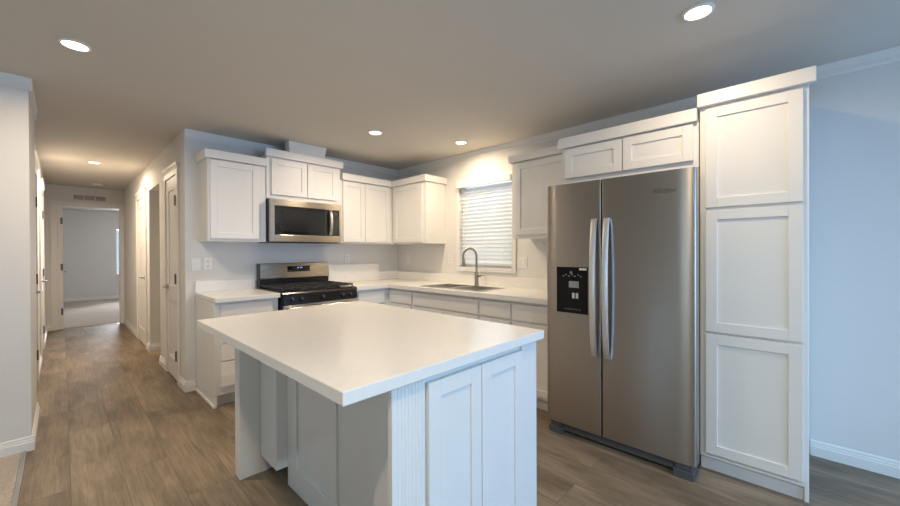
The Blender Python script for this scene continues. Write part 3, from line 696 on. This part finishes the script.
# ------------------------------------------------------------------ refrigerator
t = thing('refrigerator', 'tall stainless side-by-side refrigerator with ice and water dispenser, left of the pantry', 'refrigerator', (2.85, 0.885, 0))
FR0, FR1, FS, RF = 0.438, 1.330, 0.945, 2.405     # y right, y left, seam, door front x
MB().box(RF+0.085, XR-0.03, FR0+0.014, FR1-0.006, 0.045, 1.738).build('body', MDARK, t, bevel=0.004)
def fdoor(name, y0, y1, cut=None):
    """door with its vertical outer edges rounded"""
    rr = 0.016; pr = []
    def arc(cx, cy, a0, a1, r):
        return [(cx+r*math.cos(a0+(a1-a0)*k/7), cy+r*math.sin(a0+(a1-a0)*k/7)) for k in range(8)]
    rs = 0.006
    ra, rb = (rr, rs) if y0 < 0.6 else (rs, rr)
    pr = [(RF+0.080, y0)] + [(RF+0.080, y1)]
    pr += arc(RF+rb, y1-rb, math.pi/2, math.pi, rb)
    pr += arc(RF+ra, y0+ra, math.pi, 1.5*math.pi, ra)
    # the face eases back towards its outer vertical edge before the tight corner
    W = 0.085; D = 0.011
    outer_low = y0 < 0.6
    def ease(y):
        q = (y0+W-y)/W if outer_low else (y-(y1-W))/W
        return D*max(0.0, q)**2.2
    pr = [(x + ease(y), y) if x < RF+0.079 else (x, y) for x, y in pr]
    k0 = len(pr)-8
    ya, yb = y1-rb, y0+ra
    ys = sorted({ya+(yb-ya)*k/24 for k in range(1, 24)}, reverse=True)
    pr = pr[:k0]+[(RF+ease(y), y) for y in ys]+pr[k0:]
    b = MB(); b.prism(pr, 'z', 0.088, 1.752)
    return b.build(name, MSTEEL, t, smooth=True)
dR = fdoor('fridge_door', FR0-0.011, FS-0.004); dL = fdoor('fridge_door', FS+0.004, FR1+0.015)
lab(dL, 'stainless freezer door with black dispenser'); lab(dR, 'wide stainless right door')
MB().box(RF+0.020, RF+0.083, FS-0.0038, FS+0.0038, 0.09, 1.75).build('door_gasket', MBLK, t)
def fhandle(yc, parent):
    b = MB(); n = 20; vs = []
    for k in range(n+1):
        a = k/n; z = 0.603+0.895*a
        x = RF-0.020-0.040*(math.sin(math.pi*a)**0.55); wv = 0.0195
        vs.append([b.bm.verts.new((x+sx, yc+sy*wv, z)) for sx, sy in ((0.006, -1), (-0.004, -0.80), (-0.007, 0), (-0.004, 0.80), (0.006, 1), (0.014, 0.7), (0.014, -0.7))])
    for q in range(n):
        for k in range(7): b.bm.faces.new((vs[q][k], vs[q][(k+1) % 7], vs[q+1][(k+1) % 7], vs[q+1][k]))
    b.bm.faces.new(vs[0]); b.bm.faces.new(vs[-1][::-1])
    for z in (0.618, 1.483): b.box(RF-0.020, RF-0.0004, yc-0.011, yc+0.011, z-0.014, z+0.014)
    return b.build('handle', MHAND, parent, smooth=True)
fhandle(0.905, dR); fhandle(0.985, dL)
# dispenser: black surround with an open bay, display, paddle and tray
DY0, DY1, DZ0, DZ1 = 1.034, 1.256, 0.866, 1.180
ds = MB(); ds.box(RF-0.0045, RF-0.0004, DY0, DY1, 1.058, DZ1); ds.box(RF-0.0045, RF-0.0004, DY0, DY0+0.018, DZ0, 1.058); ds.box(RF-0.0045, RF-0.0004, DY1-0.018, DY1, DZ0, 1.058); ds.box(RF-0.0045, RF-0.0004, DY0+0.018, DY1-0.018, DZ0, DZ0+0.022)
ds.box(RF-0.0020, RF-0.0004, DY0+0.018, DY1-0.018, DZ0+0.022, 1.058)
dsp = lab(ds.build('dispenser', MDISP, dL, bevel=0.001), 'black glass ice and water dispenser')
b = MB(); b.box(RF-0.0085, RF-0.0022, 1.095, 1.165, 1.040, 1.084); b.build('spout_cover', MGREY, dsp, bevel=0.002)
b = MB()
for y in (1.096, 1.122): b.prism([(RF-0.012, y), (RF-0.009, y+0.020), (RF-0.0022, y+0.020), (RF-0.0022, y)], 'z', 0.968, 1.006)
b.build('paddle', MSTEELB, dsp, bevel=0.002)
b = MB(); b.box(RF-0.012, RF-0.0022, 1.08, 1.20, DZ0+0.022, DZ0+0.032); b.build('drip_tray', MDARK, dsp, bevel=0.002)
b = MB()
for k, y in enumerate((1.075, 1.092, 1.118, 1.138, 1.160, 1.182, 1.20)):
    b.box(RF-0.0052, RF-0.0046, y, y+0.011, 1.116+0.010*(k % 2), 1.120+0.010*(k % 2))
b.lathe((RF-0.0046, 1.150, 1.142), [(0.010, 0.0), (0.010, -0.0006), (0.0075, -0.0006), (0.0075, 0.0)], 'x', 18)
b.build('control_print', MPRNT, dsp)
MB().box(RF-0.0052, RF-0.0046, 1.042, 1.092, 1.160, 1.174).build('sticker', MPLAS, dsp)
# brand lettering, upper right of the wide door
cu = bpy.data.curves.new('lettering', 'FONT'); cu.body = 'Whirlpool'; cu.size = 0.030; cu.extrude = 0.0006; cu.align_x = 'CENTER'; cu.shear = 0.2
to = bpy.data.objects.new('lettering_curve', cu); COL.objects.link(to)
bpy.context.view_layer.update()
me = bpy.data.meshes.new_from_object(to.evaluated_get(bpy.context.evaluated_depsgraph_get())); bpy.data.objects.remove(to, do_unlink=True)
me.transform(Matrix(((0, 0, -1, RF-0.0010), (-1, 0, 0, 0.585), (0, 1, 0, 1.628), (0, 0, 0, 1))))
me.transform(Matrix.Translation(-world_loc(dR))); me.materials.clear(); me.materials.append(MLOGO)
lo = bpy.data.objects.new('brand_lettering', me); COL.objects.link(lo); lo.parent = dR
b = MB(); pts = [(RF-0.0009, 0.588+0.050*math.cos(a), 1.637+0.013*math.sin(a)+0.006*math.cos(a)) for a in [math.pi*(0.15+1.7*k/30) for k in range(31)]]
b.tube(pts, 0.0008, 6); b.build('brand_swoosh', MLOGO, dR)
# base grille and feet
MFOOT = mat('grille_plastic', (0.085, 0.090, 0.098), 0.45, var=0.05, vscale=30)
MB().box(RF+0.040, RF+0.085, FR0+0.03, FR1-0.03, 0.022, 0.080).build('base_grille', MFOOT, t, bevel=0.004)
for y0, y1 in ((FR0+0.004, FR0+0.105), (FR1-0.105, FR1-0.004)):
    b = MB(); b.box(RF+0.008, RF+0.10, y0, y1, 0.0, 0.048); b.box(RF+0.018, RF+0.085, y0+0.008, y1-0.008, 0.048, 0.084); b.build('foot_bracket', MFOOT, t, bevel=0.004)
for y in (FR0+0.08, FR1-0.08): MB().lathe((3.12, y, 0.0), [(0.02, 0), (0.02, 0.045)], 'z', 12).build('rear_foot', MDARK, t)

# ------------------------------------------------------------------ island
tag(MB().box(0.517, 1.583, 0.893, 2.447, CT0, CT1).build('island_countertop', MQTZ, loc=(1.05, 1.67, CT0), bevel=0.003), 'large white quartz countertop overhanging the kitchen island', 'countertop')
t = thing('kitchen_island', 'white kitchen island with two shaker doors and reeded posts, in the foreground', 'kitchen island', (1.2, 1.6, 0))
IX0, IX1, IY0, IY1, IT = 0.857, 1.556, 0.940, 2.300, CT0-0.0005
b = MB(); b.box(IX0+0.012, IX1, IY0, 2.071, 0.0, IT); b.box(IX0+0.012, IX1, 2.071, IY1, 0.10, IT); b.box(0.97, IX1, 2.071, IY1, 0.0, 0.10)
b.build('body', MCAB, t, bevel=0.0015)
# seating side: framed recessed panels
b = MB()
for y0, y1 in ((2.070, 1.962), (1.612, 1.545), (1.26, 1.16)): b.box(IX0, IX0+0.012, y1, y0, 0, IT)
for y0, y1 in ((1.962, 1.612), (1.545, 1.26)): b.box(IX0, IX0+0.012, y1, y0, 0, 0.125); b.box(IX0, IX0+0.012, y1, y0, 0.80, IT)
b.build('back_panel', MCAB, t, bevel=0.002)
for y0, y1 in ((2.071, 2.299), (0.941, 1.159)):
    MB().box(0.797, IX0+0.0115, y0, y1, 0.10, IT).build('pilaster', MCAB, t, bevel=0.003)
# near post: reeded strip between plain edges
b = MB(); px0, px1, yf = 0.700, 0.836, 0.920
pr = [(px0, IY0-0.0005), (px0, yf), (px0+0.020, yf)]
nf = 7; a0, a1 = px0+0.022, px1-0.012; st = (a1-a0)/nf
for k in range(nf):
    x = a0+k*st
    pr += [(x, yf+0.0022), (x+st*0.12, yf+0.0022), (x+st*0.2, yf+0.0004), (x+st*0.5, yf), (x+st*0.92, yf+0.0004)]
pr += [(a1, yf+0.0022), (px1-0.010, yf), (px1, yf), (px1, IY0-0.0005)]
b.prism(pr, 'z', 0.0, IT); b.build('reeded_post', MCAB, t)
# far end support leg
MB().box(0.686, 0.7965, 2.302, 2.385, 0.0, IT).build('support_leg', MCAB, t, bevel=0.003)
MB().box(0.7966, IX1, 2.3005, 2.320, 0.0, IT).build('end_panel', MCAB, t, bevel=0.002)
b = MB(); b.box(px1+0.0005, px1+0.008, 0.924, IY0-0.0005, 0.0, IT); b.box(1.430, IX1, 0.920, IY0-0.0005, 0, IT); b.box(px1+0.008, 1.430, 0.930, IY0-0.0005, 0.0, IT)
b.build('face_frame', MCAB, t, bevel=0.002)
shaker(t, 'y', 0.930, 0.848, 1.126, 0.11, 0.848, rail=0.058, t=0.022); shaker(t, 'y', 0.930, 1.131, 1.420, 0.11, 0.848, rail=0.058, t=0.022)
